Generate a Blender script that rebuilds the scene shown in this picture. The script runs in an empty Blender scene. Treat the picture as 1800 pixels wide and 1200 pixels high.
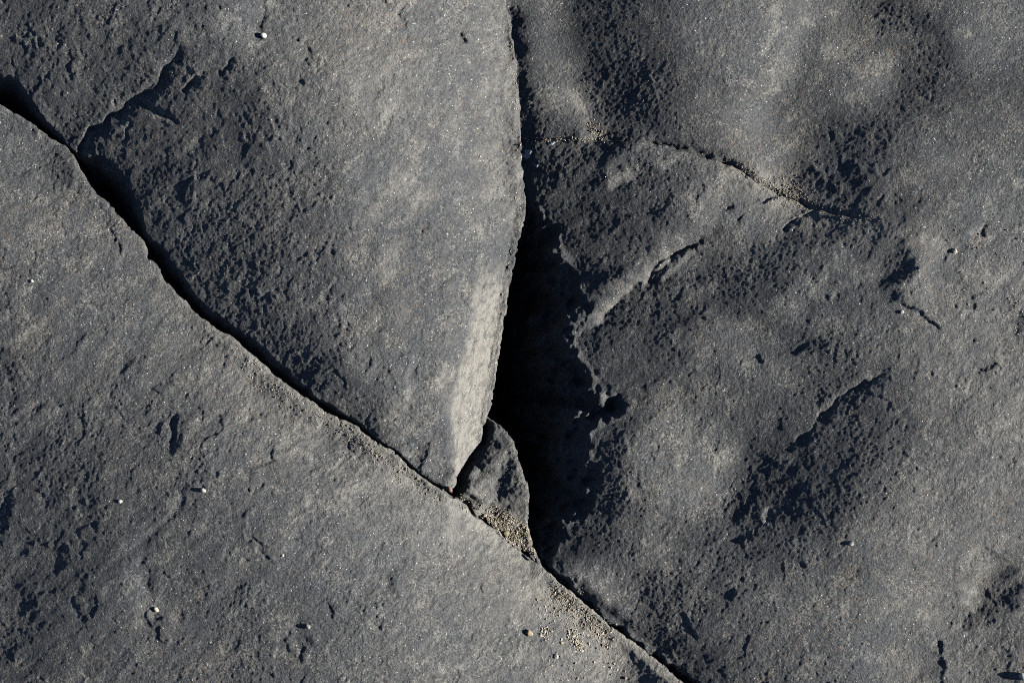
import bpy, math
import numpy as np

# ------------------------------------------------------------------ camera, sky, sun, exposure
S = 1500.0                      # photograph pixels per metre on the rock
W, H = 1800, 1200
CAMZ = 3.0
SUN_EL = 25.0
SUN_AZ = -2.0                   # degrees from +X (right of the picture), counter-clockwise

scn = bpy.context.scene
cd = bpy.data.cameras.new('camera')
cam = bpy.data.objects.new('camera', cd)
scn.collection.objects.link(cam)
cam.location = (0, 0, CAMZ)
cd.sensor_width = 36
cd.lens = 36 * CAMZ / (W / S)
cd.clip_start = 0.05
cd.clip_end = 500
scn.camera = cam

wd = bpy.data.worlds.new('World'); scn.world = wd; wd.use_nodes = True
nt = wd.node_tree
bg = nt.nodes['Background']
sky = nt.nodes.new('ShaderNodeTexSky')
sky.sky_type = 'NISHITA'; sky.sun_disc = False
sky.sun_elevation = math.radians(SUN_EL)
sky.sun_rotation = math.radians(90 - SUN_AZ)
sky.altitude = 3000; sky.air_density = 0.6; sky.dust_density = 0.0; sky.ozone_density = 1.0
nt.links.new(sky.outputs[0], bg.inputs[0])
bg.inputs[1].default_value = 0.05

sl = bpy.data.lights.new('sun', 'SUN'); sl.energy = 5.0; sl.angle = math.radians(0.53)
sl.color = (1.0, 0.96, 0.895)
so = bpy.data.objects.new('sun', sl); scn.collection.objects.link(so)
so.rotation_euler = (0, math.radians(90 - SUN_EL), math.radians(SUN_AZ))

scn.view_settings.view_transform = 'Standard'
scn.view_settings.look = 'None'
scn.view_settings.gamma = 1.0
scn.view_settings.use_curve_mapping = False
scn.view_settings.exposure = 1.23

scn.cycles.diffuse_bounces = 0
scn.cycles.use_denoising = False
scn.cycles.filter_width = 1.0
C = scn.collection
rng = np.random.default_rng(7)

# ------------------------------------------------------------------ fields on a uniform grid
STEP = 1.5
NX, NY = 2048, 1536
OX, OY = -(NX * STEP - W) / 2, -(NY * STEP - H) / 2
gx = OX + np.arange(NX) * STEP
gy = OY + np.arange(NY) * STEP
KX = np.fft.fftfreq(NX, STEP)[None, :].astype(np.float32)
KY = np.fft.fftfreq(NY, STEP)[:, None].astype(np.float32)
RKX = np.fft.rfftfreq(NX, STEP)[None, :].astype(np.float32); RKY = KY

def noise(lo, hi, beta, seed, aniso=1.0, ang=0.0):
    """periodic fractal noise, wavelengths lo..hi px, amplitude ~ wavelength**beta, unit std;
    aniso > 1 stretches it along the direction ang (degrees, y down)."""
    r = np.random.default_rng(seed)
    F = np.fft.rfft2(r.standard_normal((NY, NX), dtype=np.float32))
    KX, KY = RKX, RKY
    a = math.radians(ang)
    ku = (KX * math.cos(a) + KY * math.sin(a)) * aniso
    kv = -KX * math.sin(a) + KY * math.cos(a)
    k = np.sqrt(ku ** 2 + kv ** 2) + 1e-9
    amp = k ** (-beta - 1.0) * np.exp(-(k * lo) ** 2 * 0.6) * (1 - np.exp(-(k * hi) ** 2))
    amp[0, 0] = 0
    n = np.fft.irfft2(F * amp, (NY, NX))
    return (n / n.std()).astype(np.float32)

def blur(F, px):
    return np.fft.irfft2(np.fft.rfft2(F) * np.exp(-2 * (math.pi * px) ** 2 * (RKX ** 2 + RKY ** 2)), (NY, NX)).astype(np.float32)

def bil(F, u, v):
    """bilinear sample of a uniform-grid field at pixel coords (wraps round)."""
    a = (np.asarray(u) - OX) / STEP; b = (np.asarray(v) - OY) / STEP
    i = np.floor(a).astype(int); j = np.floor(b).astype(int)
    fa = (a - i).astype(np.float32); fb = (b - j).astype(np.float32)
    i0 = i % NX; i1 = (i + 1) % NX; j0 = j % NY; j1 = (j + 1) % NY
    return (F[j0, i0] * (1 - fa) + F[j0, i1] * fa) * (1 - fb) + (F[j1, i0] * (1 - fa) + F[j1, i1] * fa) * fb

def ss(a, b, x):
    t = np.clip((x - a) / (b - a), 0, 1)
    return t * t * (3 - 2 * t)

# coarse helper grid for distances
CS = 5.0
cxs = np.arange(gx[0], gx[-1] + CS, CS); cys = np.arange(gy[0], gy[-1] + CS, CS)
CX, CY = np.meshgrid(cxs, cys)
CX = CX.astype(np.float32); CY = CY.astype(np.float32)

def dist_pl(P, X, Y):
    P = np.asarray(P, np.float32)
    d = np.full(X.shape, 1e12, np.float32)
    for (x0, y0), (x1, y1) in zip(P[:-1], P[1:]):
        dx, dy = x1 - x0, y1 - y0
        t = np.clip(((X - x0) * dx + (Y - y0) * dy) / (dx * dx + dy * dy + 1e-9), 0, 1)
        d = np.minimum(d, (X - x0 - t * dx) ** 2 + (Y - y0 - t * dy) ** 2)
    return np.sqrt(d)

def inside(P, X, Y):
    r = np.zeros(X.shape, bool)
    n = len(P)
    for i in range(n):
        x0, y0 = P[i]; x1, y1 = P[(i + 1) % n]
        if y0 == y1: continue
        c = ((y0 > Y) != (y1 > Y)) & (X < (x1 - x0) * (Y - y0) / (y1 - y0) + x0)
        r ^= c
    return r

def cbil(F, u, v):
    a = np.clip((np.asarray(u) - cxs[0]) / CS, 0, len(cxs) - 1.001)
    b = np.clip((np.asarray(v) - cys[0]) / CS, 0, len(cys) - 1.001)
    i = a.astype(int); j = b.astype(int); fa = a - i; fb = b - j
    return (F[j, i] * (1 - fa) + F[j, i + 1] * fa) * (1 - fb) + (F[j + 1, i] * (1 - fa) + F[j + 1, i + 1] * fa) * fb

# ------------------------------------------------------------------ the lines of the joints (photo pixels)
EDGE_C = [(-900, -500), (-300, -40), (-60, 143), (0, 185), (27, 200), (50, 217), (72, 233), (100, 252), (115, 263), (128, 283), (143, 317),
 (167, 337), (187, 360), (207, 383), (222, 400), (245, 427), (252, 453), (275, 472), (283, 488), (307, 507),
 (330, 537), (353, 560), (380, 578), (405, 592), (430, 613), (457, 640), (480, 660), (517, 685), (540, 702),
 (567, 717), (600, 737), (627, 750), (660, 777), (697, 800), (717, 820), (747, 842), (785, 867), (803, 880),
 (833, 908), (853, 922), (883, 947), (933, 985), (955, 1000), (987, 1027), (1017, 1053), (1043, 1077),
 (1070, 1100), (1100, 1125), (1133, 1148), (1160, 1170), (1187, 1193), (1200, 1203), (1300, 1290), (1600, 1560), (2700, 2500)]
SHOULDER_A = [(-300, -115), (-60, 80), (0, 128), (27, 143), (40, 165), (50, 182), (75, 212), (100, 243), (117, 261), (135, 268), (165, 272), (200, 292),
 (220, 320), (230, 350), (247, 393), (252, 409), (280, 437), (310, 477), (333, 513), (363, 545), (400, 573),
 (432, 595), (470, 625), (493, 642), (522, 670), (560, 697), (602, 728), (640, 752), (670, 775), (705, 800), (740, 834), (786, 864)]
EDGE_A = [(840, -900), (885, -60), (891, 0), (896, 18), (899, 50), (904, 93), (907, 133), (913, 180), (915, 227), (917, 250), (920, 300), (923, 352),
 (920, 373), (917, 400), (908, 443), (898, 490), (887, 543), (882, 587), (878, 620), (872, 647), (867, 677),
 (862, 717), (858, 733), (849, 749), (846, 776), (827, 797), (817, 817), (806, 835), (802, 862), (787, 868)]
EDGE_D = [(861, 740), (880, 759), (900, 777), (912, 797), (917, 827), (928, 855), (930, 912), (936, 950), (944, 977), (949, 996)]
BROW_B = [(921, 352), (943, 350), (955, 360), (972, 385), (986, 405), (992, 430), (1007, 450), (1013, 480), (1030, 510), (1035, 543),
 (1020, 565), (1012, 590), (1020, 615), (1043, 647), (1063, 687), (1090, 695), (1098, 713), (1094, 737), (1067, 750), (1042, 765),
 (1042, 790), (1048, 827), (1050, 867), (1040, 897), (1000, 933), (985, 960), (968, 978), (968, 997), (1000, 1023),
 (1034, 1053), (1062, 1077), (1092, 1100), (1122, 1123), (1155, 1146), (1181, 1167), (1208, 1190), (1320, 1287), (1620, 1552)]
EDGE_EB = [(880, 239), (918, 241), (960, 241), (985, 242), (1010, 244), (1031, 244), (1054, 242), (1081, 245), (1093, 248), (1147, 252),
 (1173, 256), (1200, 262), (1230, 273), (1257, 283), (1287, 290), (1317, 312), (1340, 323), (1360, 333), (1380, 347), (1417, 362),
 (1433, 368), (1487, 378), (1533, 395), (1620, 416), (1700, 422), (1800, 408), (1950, 400), (3200, 380)]
FAR = 1500
POLY_C = EDGE_C + [(2700, 2700), (-FAR, 2700), (-FAR, -500)]
i_ce = lambda p: EDGE_C.index(p)
POLY_A = EDGE_A[:-1] + [(785, 864)] + EDGE_C[:i_ce((785, 867))][::-1] + [(-900, -900)]
POLY_A = [(x, y) for x, y in POLY_A]
POLY_D = [(850, 728)] + EDGE_D + EDGE_C[i_ce((803, 880)):i_ce((955, 1000))][::-1] + [(795, 862), (806, 830), (820, 805), (840, 770)]
POLY_E = EDGE_EB + [(3200, -900), (830, -900), (870, -60), (880, 0), (890, 93), (900, 190)]
POLY_B = EDGE_EB[:0:-1] + [(914, 243), (916, 300), (920, 352)] + EDGE_A[EDGE_A.index((920, 373)):EDGE_A.index((858, 733)) + 1] + EDGE_D + EDGE_C[i_ce((955, 1000)):-1] + [(3200, 2700), (3200, 380)]

def sdf_c(poly):
    d = dist_pl(list(poly) + [poly[0]], CX, CY)
    return np.where(inside(poly, CX, CY), d, -d)
SD = {k: sdf_c(p) for k, p in dict(C=POLY_C, A=POLY_A, B=POLY_B, D=POLY_D, E=POLY_E).items()}

# ------------------------------------------------------------------ relief, block by block
# Grey tones read cell by cell, their light and shade put into the relief as lean. 1 = level,
# above 1 = leaning to the right, below 1 = leaning to the left.  Grey notes on a 100 px lattice.
LAT = [
 [ 62, 68, 72, 78, 92, 92,103,112,122, 84, 65, 68, 86, 97, 93, 74, 78, 88],
 [ 62, 68, 62, 64, 72, 85,106,112,122, 80, 66, 60, 70,106, 76, 86, 68, 74],
 [ 90, 52, 50, 60, 64, 84,101,110,122, 62, 72, 58, 58, 92, 62, 58, 76, 80],
 [ 88, 90, 50, 60, 68, 80,104,110,120, 70, 50, 66, 84, 88, 60, 58, 80, 85],
 [ 88, 88, 90, 45, 65, 78, 95,100,118, 70, 55, 66, 76, 66, 75, 76, 84, 90],
 [ 78, 85, 88, 90, 55, 74, 90, 97,128, 70, 60, 66, 58, 62, 74, 76, 84, 88],
 [ 74, 80, 80, 85, 96, 60, 88, 95,132, 70, 55, 64, 72, 76, 66, 76, 85, 88],
 [ 70, 74, 76, 82, 96,103, 80, 98,128, 70, 45, 78, 75, 65, 66, 66, 76, 85],
 [ 58, 62, 68, 72, 85, 95,100,104, 78, 70, 60, 84, 92, 58, 58, 78, 84, 90],
 [ 50, 52, 72, 74, 80, 88,100,106,108,100, 52, 78, 74, 62, 68, 86, 90, 90],
 [ 52, 64, 76, 72, 76, 80, 96,106,108,110,100, 68, 72, 80, 84, 91, 95, 76],
 [ 62, 70, 73, 75, 74, 80, 90, 99,102,105,108, 56, 64, 76, 80, 86, 88, 76],
]
LAT = np.array(LAT, np.float32)
def tone(t):
    return np.interp(t, [0, 40, 60, 75, 88, 100, 110, 122, 132, 150], [0, 32, 53, 78, 102, 115, 123, 134, 148, 165])
LAT = tone(LAT)
REF = 94.0
def s2l(s):
    s = s / 255.0
    return np.where(s <= 0.04045, s / 12.92, ((s + 0.055) / 1.055) ** 2.4)
LI = s2l(LAT) / s2l(np.array(REF))
U, V = np.meshgrid(gx.astype(np.float32), gy.astype(np.float32))
a = np.clip((U - 50) / 100, 0, 16.999); b = np.clip((V - 50) / 100, 0, 10.999)
ia = a.astype(int); ib = b.astype(int); fa = ss(0, 1, a - ia); fb = ss(0, 1, b - ib)
LEAN = (LI[ib, ia] * (1 - fa) + LI[ib, ia + 1] * fa) * (1 - fb) + (LI[ib + 1, ia] * (1 - fa) + LI[ib + 1, ia + 1] * fa) * fb
SLIT = np.zeros_like(LEAN)
wob = noise(10, 60, 1.0, 101) * 7; wob2 = noise(10, 60, 1.0, 102) * 7

def stroke(pts, wid, val, alpha=1.0, soft=0.6, rough=1.0, side=None):
    """a ridge, rib or groove shaped from its light or dark tone along a line: lean val within wid px of it, fading over soft*wid."""
    P = np.array(pts, np.float32)
    m = wid * 1.5 + 25
    i0 = max(int((P[:, 0].min() - m - OX) / STEP), 0); i1 = min(int((P[:, 0].max() + m - OX) / STEP), NX)
    j0 = max(int((P[:, 1].min() - m - OY) / STEP), 0); j1 = min(int((P[:, 1].max() + m - OY) / STEP), NY)
    sl_ = (slice(j0, j1), slice(i0, i1))
    k = rough * min(1.0, wid / 30.0)
    X = U[sl_] + wob[sl_] * k; Y = V[sl_] + wob2[sl_] * k
    d = dist_pl(P, X, Y) if len(P) > 1 else np.hypot(X - P[0, 0], Y - P[0, 1])
    al = alpha * (1 - ss(0.5 * wid * (1 - soft), 0.5 * wid * (1 + soft), d))
    if side is not None:        # crisp on the line, fading over wid to one side (+1 = right of the direction of travel)
        sg = np.full(X.shape, 1e12, np.float32); sn = np.zeros(X.shape, np.float32)
        for (x0, y0), (x1, y1) in zip(P[:-1], P[1:]):
            dx, dy = x1 - x0, y1 - y0
            t = np.clip(((X - x0) * dx + (Y - y0) * dy) / (dx * dx + dy * dy + 1e-9), 0, 1)
            q = (X - x0 - t * dx) ** 2 + (Y - y0 - t * dy) ** 2
            c = dx * (Y - y0) - dy * (X - x0)
            m_ = q < sg; sg = np.where(m_, q, sg); sn = np.where(m_, np.sign(c), sn)
        sd = d * sn * side
        al = alpha * ss(-1.5, 1.5, sd) * (1 - ss(0, wid, sd))
    LEAN[sl_] = LEAN[sl_] * (1 - al) + val * al
    if wid <= 13 or val <= 0.05: SLIT[sl_] = np.maximum(SLIT[sl_], al)

def I(s):
    return float(s2l(np.array(float(tone(s)))) / s2l(np.array(REF)))

# --- central block
stroke([(472, -30), (471, 30), (467, 70)], 60, I(112), .8, side=1)
stroke([(473, -20), (473, 40), (470, 75)], 7, I(45), .8, .4)
stroke([(400, 60), (440, 75)], 30, I(105), .6)
stroke([(160, 140), (250, 60)], 40, I(55), .5)
LEDGE = [(125, 258), (140, 233), (190, 201), (235, 170), (262, 158), (292, 130), (312, 104)]
stroke(LEDGE, 14, I(90), .7, side=-1, rough=.5)
stroke(LEDGE, 40, I(40), .7, side=1, rough=.5)
stroke(LEDGE, 12, 0.0, .95, side=1, rough=.5)
stroke([(245, 172), (268, 186), (300, 205)], 9, -.2, .9)
stroke([(240, 170), (258, 172), (290, 140)], 18, 0.2, .9)
stroke([(335, 155), (360, 138), (402, 120)], 12, 0.2, .9, side=1)
stroke([(300, 125), (350, 130), (400, 128)], 22, I(80), .6)
stroke([(160, 230), (240, 260)], 50, I(42), .7)
stroke([(230, 280), (290, 330)], 40, I(40), .7)
stroke([(280, 300), (350, 255)], 14, I(85), .6)
stroke([(330, 275), (355, 252)], 6, I(15), .7)
stroke([(310, 335), (335, 315)], 5, I(20), .7)
stroke([(400, 240), (440, 190)], 30, I(45), .6)
stroke([(310, 440), (390, 540), (470, 610)], 60, I(44), .7)
stroke([(540, 155), (545, 160)], 8, I(20), .9)
stroke([(800, 205), (798, 230)], 14, I(138), .6)
stroke([(668, 520), (675, 540)], 12, I(70), .5)
BEVEL = [(850, 440), (845, 457), (837, 510), (830, 560), (820, 613), (807, 653), (797, 693), (790, 720), (796, 750), (800, 797), (792, 852)]
stroke(BEVEL, 110, I(150), .95, side=-1, rough=.6)
stroke([(x + 14, y) for x, y in BEVEL], 90, I(150), .9, side=-1, rough=.6)
stroke([(895, 380), (890, 440), (875, 500)], 26, I(135), .8)
stroke([(905, 100), (910, 200), (914, 300), (912, 360)], 14, I(135), .6)
stroke([(720, 640), (712, 720), (705, 745)], 9, I(125), .6)
stroke([(735, 815), (750, 780)], 12, I(60), .6)
stroke([(735, 838), (745, 800)], 6, I(30), .6)
stroke([(770, 670), (790, 665)], 12, I(130), .6)
stroke([(812, 60), (820, 72)], 6, I(20), .9)
stroke([(140, 275), (210, 300), (260, 380), (330, 480), (420, 570), (520, 660), (640, 745)], 110, I(50), .65, .9)
stroke([(150, 265), (230, 300), (270, 390), (340, 490), (430, 580), (540, 680)], 50, I(40), .7, .9)
stroke([(180, 240), (280, 250), (300, 320)], 80, I(48), .6, .9)
stroke([(300, 180), (400, 160), (440, 210)], 70, I(56), .6, .9)
# --- upper right block
stroke([(905, 20), (918, 100), (930, 200), (935, 235)], 26, I(48), .9)
stroke([(955, 0), (970, 100), (990, 170)], 60, I(92), .7, .95)
stroke([(1000, 140), (1030, 190), (1065, 240)], 40, I(118), .9, side=1)
stroke([(950, 200), (1000, 220)], 50, I(70), .6)
stroke([(1005, 0), (1015, 50)], 40, I(58), .4, .9)
stroke([(1040, 60), (1090, 150), (1180, 235)], 70, I(58), .4, .9)
stroke([(1075, 215), (1110, 235)], 30, I(75), .7)
stroke([(1200, 150), (1240, 240), (1290, 285)], 60, I(56), .5, .9)
stroke([(1370, 0), (1350, 120), (1310, 220), (1330, 290)], 190, I(102), .6, .95)
stroke([(1420, 40), (1405, 110), (1370, 180), (1345, 230)], 90, I(118), .85, side=1)
stroke([(1325, 215), (1328, 270), (1350, 305)], 22, I(118), .8)
stroke([(1425, 60), (1407, 115), (1372, 185)], 50, I(64), .7, side=-1)
stroke([(1425, 300), (1412, 320)], 14, I(110), .7)
stroke([(1560, 110), (1530, 145), (1495, 168)], 34, I(116), .8, .9)
stroke([(1560, 10), (1610, 20), (1645, 50), (1655, 90)], 40, I(52), .6, .9)
stroke([(1645, 60), (1645, 110), (1620, 160), (1590, 190)], 70, I(54), .6, .9)
stroke([(1690, 60), (1720, 90)], 50, I(95), .7)
stroke([(1460, 230), (1490, 290), (1510, 350)], 150, I(54), .8, .9)
stroke([(1455, 300), (1490, 290), (1520, 300)], 100, I(36), .85, .9)
stroke([(1418, 385), (1412, 340), (1425, 300), (1455, 265)], 100, I(42), .8, side=1)
stroke([(1480, 290), (1505, 266), (1520, 280)], 72, 0.075, .9, .95)
stroke([(1450, 298), (1470, 302), (1500, 310)], 24, 0.2, .7, .9)
stroke([(1525, 270), (1533, 315)], 20, 0.2, .7, .9)
stroke([(1470, 340), (1510, 375)], 40, I(38), .8)
stroke([(1508, 378), (1516, 384)], 8, -.3, .8)
stroke([(1520, 210), (1560, 240)], 50, I(50), .6)
stroke([(1570, 300), (1555, 350)], 44, I(92), .6, .9)
stroke([(1610, 260), (1660, 300)], 40, I(90), .5)
stroke([(1295, 283), (1300, 290)], 12, I(20), .8)
# --- right block
stroke([(x + 24, y) for x, y in BROW_B[2:27]], 60, I(46), .6, .9)
stroke([(1093, 248), (1147, 252), (1200, 262), (1257, 283), (1290, 292)], 40, I(96), .8, side=1)
stroke([(1093, 248), (1147, 252), (1200, 262), (1257, 283), (1290, 292)], 70, I(44), .75, side=-1)
stroke([(920, 242), (1010, 244), (1090, 247)], 50, I(36), .7, side=1)
stroke([(930, 255), (960, 290), (940, 340)], 50, I(40), .7)
stroke([(960, 260), (1040, 270), (1085, 260)], 36, I(38), .7)
stroke([(1072, 285), (1065, 300), (1045, 325)], 16, 0.2, .8, .9)
stroke([(1095, 295), (1112, 300)], 30, I(88), .7, .9)
stroke([(1075, 320), (1085, 315)], 16, I(100), .8)
stroke([(1093, 290), (1098, 297)], 8, I(30), .8)
stroke([(1000, 390), (1060, 450), (1090, 490)], 60, I(48), .6)
stroke([(1008, 595), (1045, 565), (1090, 535), (1150, 484), (1205, 440), (1250, 400)], 55, I(98), .85, side=-1)
stroke([(1060, 556), (1092, 530), (1125, 502), (1152, 482), (1205, 440), (1235, 415)], 22, I(126), .9, side=-1)
stroke([(1150, 476), (1165, 459), (1190, 449), (1215, 433)], 5, -.6, 1, .4)
stroke([(1170, 490), (1215, 445)], 8, I(115), .8)
stroke([(1205, 440), (1255, 395), (1290, 340)], 40, I(94), .7, side=-1)
stroke([(1215, 440), (1262, 398)], 26, I(56), .6, side=1)
stroke([(1085, 560), (1095, 545), (1155, 490), (1170, 500)], 16, I(35), .8)
stroke([(1180, 540), (1160, 570), (1200, 560)], 50, I(45), .7)
stroke([(1110, 620), (1170, 620)], 40, I(50), .5)
stroke([(1150, 380), (1170, 360), (1180, 345)], 12, I(45), .6)
stroke([(1240, 350), (1270, 330), (1260, 370)], 24, I(105), .6)
stroke([(1345, 355), (1375, 340)], 6, I(15), .9)
stroke([(1350, 362), (1383, 347)], 6, I(110), .7)
stroke([(1282, 370), (1288, 364)], 9, I(10), .9)
stroke([(1385, 395), (1400, 378), (1424, 366)], 12, 0.2, .9, .8)
stroke([(1435, 380), (1450, 376), (1475, 385)], 9, I(30), .7)
stroke([(1270, 470), (1320, 520), (1300, 500)], 80, I(48), .8)
stroke([(1330, 470), (1400, 440)], 50, I(58), .7)
stroke([(1245, 590), (1300, 605)], 60, I(92), .5, .95)
stroke([(1420, 510), (1380, 540)], 40, I(92), .6)
stroke([(1480, 450), (1500, 500)], 30, I(92), .6)
stroke([(1550, 500), (1580, 470), (1575, 450)], 40, I(46), .9)
stroke([(1555, 505), (1585, 488), (1592, 475)], 14, 0.4, .8, .9)
stroke([(1628, 440), (1625, 515), (1600, 530)], 40, I(104), .7, .9)
stroke([(1580, 533), (1590, 542), (1610, 548), (1625, 563), (1642, 575)], 5, I(5), .9)
stroke([(1545, 415), (1530, 430)], 14, I(50), .7)
stroke([(1700, 412), (1715, 402)], 12, I(115), .8)
stroke([(1722, 413), (1728, 402)], 9, -.5, .9)
stroke([(1400, 620), (1415, 605)], 10, I(10), .9)
stroke([(1430, 610), (1445, 600), (1465, 625)], 20, I(45), .7)
stroke([(1330, 628), (1336, 638)], 8, I(20), .8)
stroke([(1450, 520), (1455, 532)], 6, I(15), .8)
stroke([(1225, 650), (1210, 665)], 6, I(20), .8)
stroke([(1440, 725), (1480, 690), (1520, 660)], 14, I(100), .8)
LEDGE_B = [(1415, 756), (1450, 717), (1485, 690), (1515, 665)]
stroke(LEDGE_B, 70, I(44), .85, side=1, rough=.5)
stroke(LEDGE_B, 8, -.2, .95, side=1, rough=.5)
stroke([(1430, 758), (1460, 735), (1490, 705)], 26, I(42), .8)
stroke([(1510, 720), (1470, 780), (1410, 840), (1370, 890)], 130, I(56), .7, .9)
stroke([(1490, 740), (1450, 790), (1400, 840), (1370, 885)], 70, I(44), .8, .9)
stroke([(1395, 790), (1420, 775)], 14, I(15), .8)
stroke([(1365, 870), (1370, 905), (1380, 900)], 26, 0.2, .8, .9)
stroke([(1345, 905), (1350, 895)], 10, I(120), .7)
stroke([(1310, 920), (1345, 925), (1340, 950)], 40, I(50), .7)
stroke([(1300, 948), (1308, 944)], 7, -.4, .9)
stroke([(1190, 780), (1225, 820), (1205, 860)], 110, I(102), .7, .95)
stroke([(1260, 960), (1200, 930)], 60, I(60), .6)
stroke([(1060, 700), (1090, 790), (1060, 850)], 40, I(55), .6)
stroke([(1100, 730), (1130, 700)], 26, I(70), .6)
stroke([(1408, 985), (1414, 992)], 7, -.2, .9)
stroke([(1205, 1080), (1212, 1100), (1223, 1122)], 6, -.3, .9)
stroke([(1280, 1050), (1288, 1040)], 12, I(25), .7)
stroke([(1730, 990), (1700, 1020), (1715, 1060)], 26, I(118), .8)
stroke([(1780, 1000), (1745, 1040), (1730, 1080), (1700, 1110)], 24, I(58), .8)
stroke([(1792, 1030), (1775, 1060)], 24, I(42), .8)
stroke([(1655, 1125), (1652, 1150), (1658, 1175), (1655, 1210)], 7, -.2, .9)
stroke([(1625, 1150), (1640, 1190)], 30, I(65), .6)
stroke([(1540, 1070), (1600, 1000), (1680, 960)], 60, I(98), .5)
stroke([(960, 1000), (1060, 1090), (1200, 1195)], 50, I(44), .8)
stroke([(1000, 960), (1050, 900)], 50, I(55), .7)
stroke([(1715, 655), (1740, 645)], 8, I(30), .7)
stroke([(1790, 555), (1785, 590)], 14, I(55), .7)
stroke([(1765, 530), (1775, 545)], 8, I(40), .7)
stroke([(1620, 850), (1640, 870), (1600, 880)], 20, I(95), .6)
stroke([(830, 830), (850, 800), (870, 770)], 40, I(46), .8, .9)
stroke([(815, 850), (830, 880)], 24, I(38), .8, .9)
stroke([(905, 800), (915, 850), (920, 900)], 30, I(92), .7, .9)
# --- lower left slab
stroke([(312, 728), (308, 745), (312, 770), (312, 790)], 9, -.5, .9)
stroke([(322, 745), (326, 765), (318, 780)], 12, I(50), .9)
stroke([(302, 740), (302, 770)], 8, I(105), .6)
stroke([(215, 655), (228, 640), (242, 632)], 10, I(45), .8)
stroke([(205, 715), (215, 730)], 5, I(15), .8)
stroke([(185, 690), (180, 700)], 8, I(40), .6)
stroke([(10, 800), (20, 830), (15, 860)], 10, I(90), .6)
stroke([(18, 865), (6, 900), (5, 930)], 14, I(20), .8)
stroke([(130, 900), (110, 960), (60, 1010)], 60, I(42), .8)
stroke([(118, 965), (106, 1000)], 12, I(15), .8)
stroke([(50, 1030), (40, 1070), (30, 1090)], 34, I(36), .8)
stroke([(40, 1080), (60, 1060)], 10, I(8), .7)
stroke([(138, 1065), (150, 1085), (160, 1105)], 4, I(5), .9)
stroke([(335, 850), (322, 895), (290, 925), (270, 945), (262, 970)], 10, I(40), .7)
stroke([(322, 870), (310, 900), (280, 925), (240, 955)], 10, I(98), .6)
stroke([(258, 975), (260, 985)], 8, I(15), .9)
stroke([(275, 1005), (270, 1030)], 14, I(45), .7)
stroke([(322, 1075), (326, 1088)], 6, I(15), .8)
stroke([(240, 980), (240, 1020), (255, 1060)], 26, I(95), .6)
stroke([(548, 1110), (556, 1122)], 9, I(25), .8)
stroke([(0, 605), (60, 580), (80, 560)], 10, I(100), .6)
stroke([(20, 735), (60, 710), (90, 700)], 10, I(95), .6)
stroke([(0, 475), (22, 470)], 4, I(15), .7)
stroke([(0, 640), (30, 620)], 30, I(50), .6)
stroke([(690, 1010), (697, 1040)], 12, I(55), .7)
stroke([(300, 820), (350, 800)], 26, I(78), .5)
stroke([(250, 1030), (260, 1070), (300, 1060)], 22, I(95), .6)

# where a joint's own wall takes over, keep the relief level
el = math.radians(SUN_EL)
LEAN = np.where(LEAN < 1, 1 + (LEAN - 1) * 1.36, 1 + (LEAN - 1) * 1.2)
LEAN = np.maximum(LEAN, 0.09 - 0.55 * SLIT)
mE = blur(np.clip((cbil(SD['E'], U, V) - 8) / 25.0, 0, 1).astype(np.float32), 3) * (1 - np.clip(SLIT, 0, 1))
LEAN = LEAN + (blur(LEAN, 13) - LEAN) * mE
al_ = np.arcsin(np.clip(LEAN * math.sin(el), -0.85, 0.9)) - el
p = -np.tan(al_).astype(np.float32)
# keep the open joints out of the reading
wpB = EDGE_A[EDGE_A.index((923, 352)):EDGE_A.index((858, 733)) + 1] + EDGE_D + EDGE_C[i_ce((955, 1000)):i_ce((1600, 1560)) + 1]
wpA = EDGE_C[i_ce((-300, -40)):i_ce((785, 867)) + 1]
def wall_fields(foot, brow, sx, sy):
    poly = [(x + sx, y + sy) for x, y in foot] + brow[::-1]
    d0 = dist_pl(foot, CX, CY); d1 = dist_pl(brow, CX, CY)
    ins = inside(poly, CX, CY)
    return d0, d1, ins
WB = wall_fields(wpB, BROW_B, -16, 6); WA = wall_fields(wpA, SHOULDER_A, -10, 12)
def wall_at(w, u, v, k, wig=0.0):
    d0 = cbil(w[0], u, v); d1 = cbil(w[1], u, v); s = cbil(np.where(w[2], w[1], -w[1]), u, v) + wig
    t = np.where(s > 0, np.clip(s, 0, None) / (d0 + np.abs(s) + 1e-6), 0)      # 0 at the brow, 1 at the foot
    return -k * (d0 + np.abs(s)) * (0.35 * t + 0.65 * t ** 1.7) * (s > 0)
inwall = ss(-4, 4, cbil(np.where(WB[2], WB[1], -WB[1]), U, V)) + ss(-3, 3, cbil(np.where(WA[2], WA[1], -WA[1]), U, V))
p *= 1 - np.clip(inwall, 0, 1)
# fade outside the picture
fade = ss(-450, 0, U) * (1 - ss(W, W + 450, U)) * ss(-400, 0, V) * (1 - ss(H, H + 400, V))
p *= fade
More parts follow.
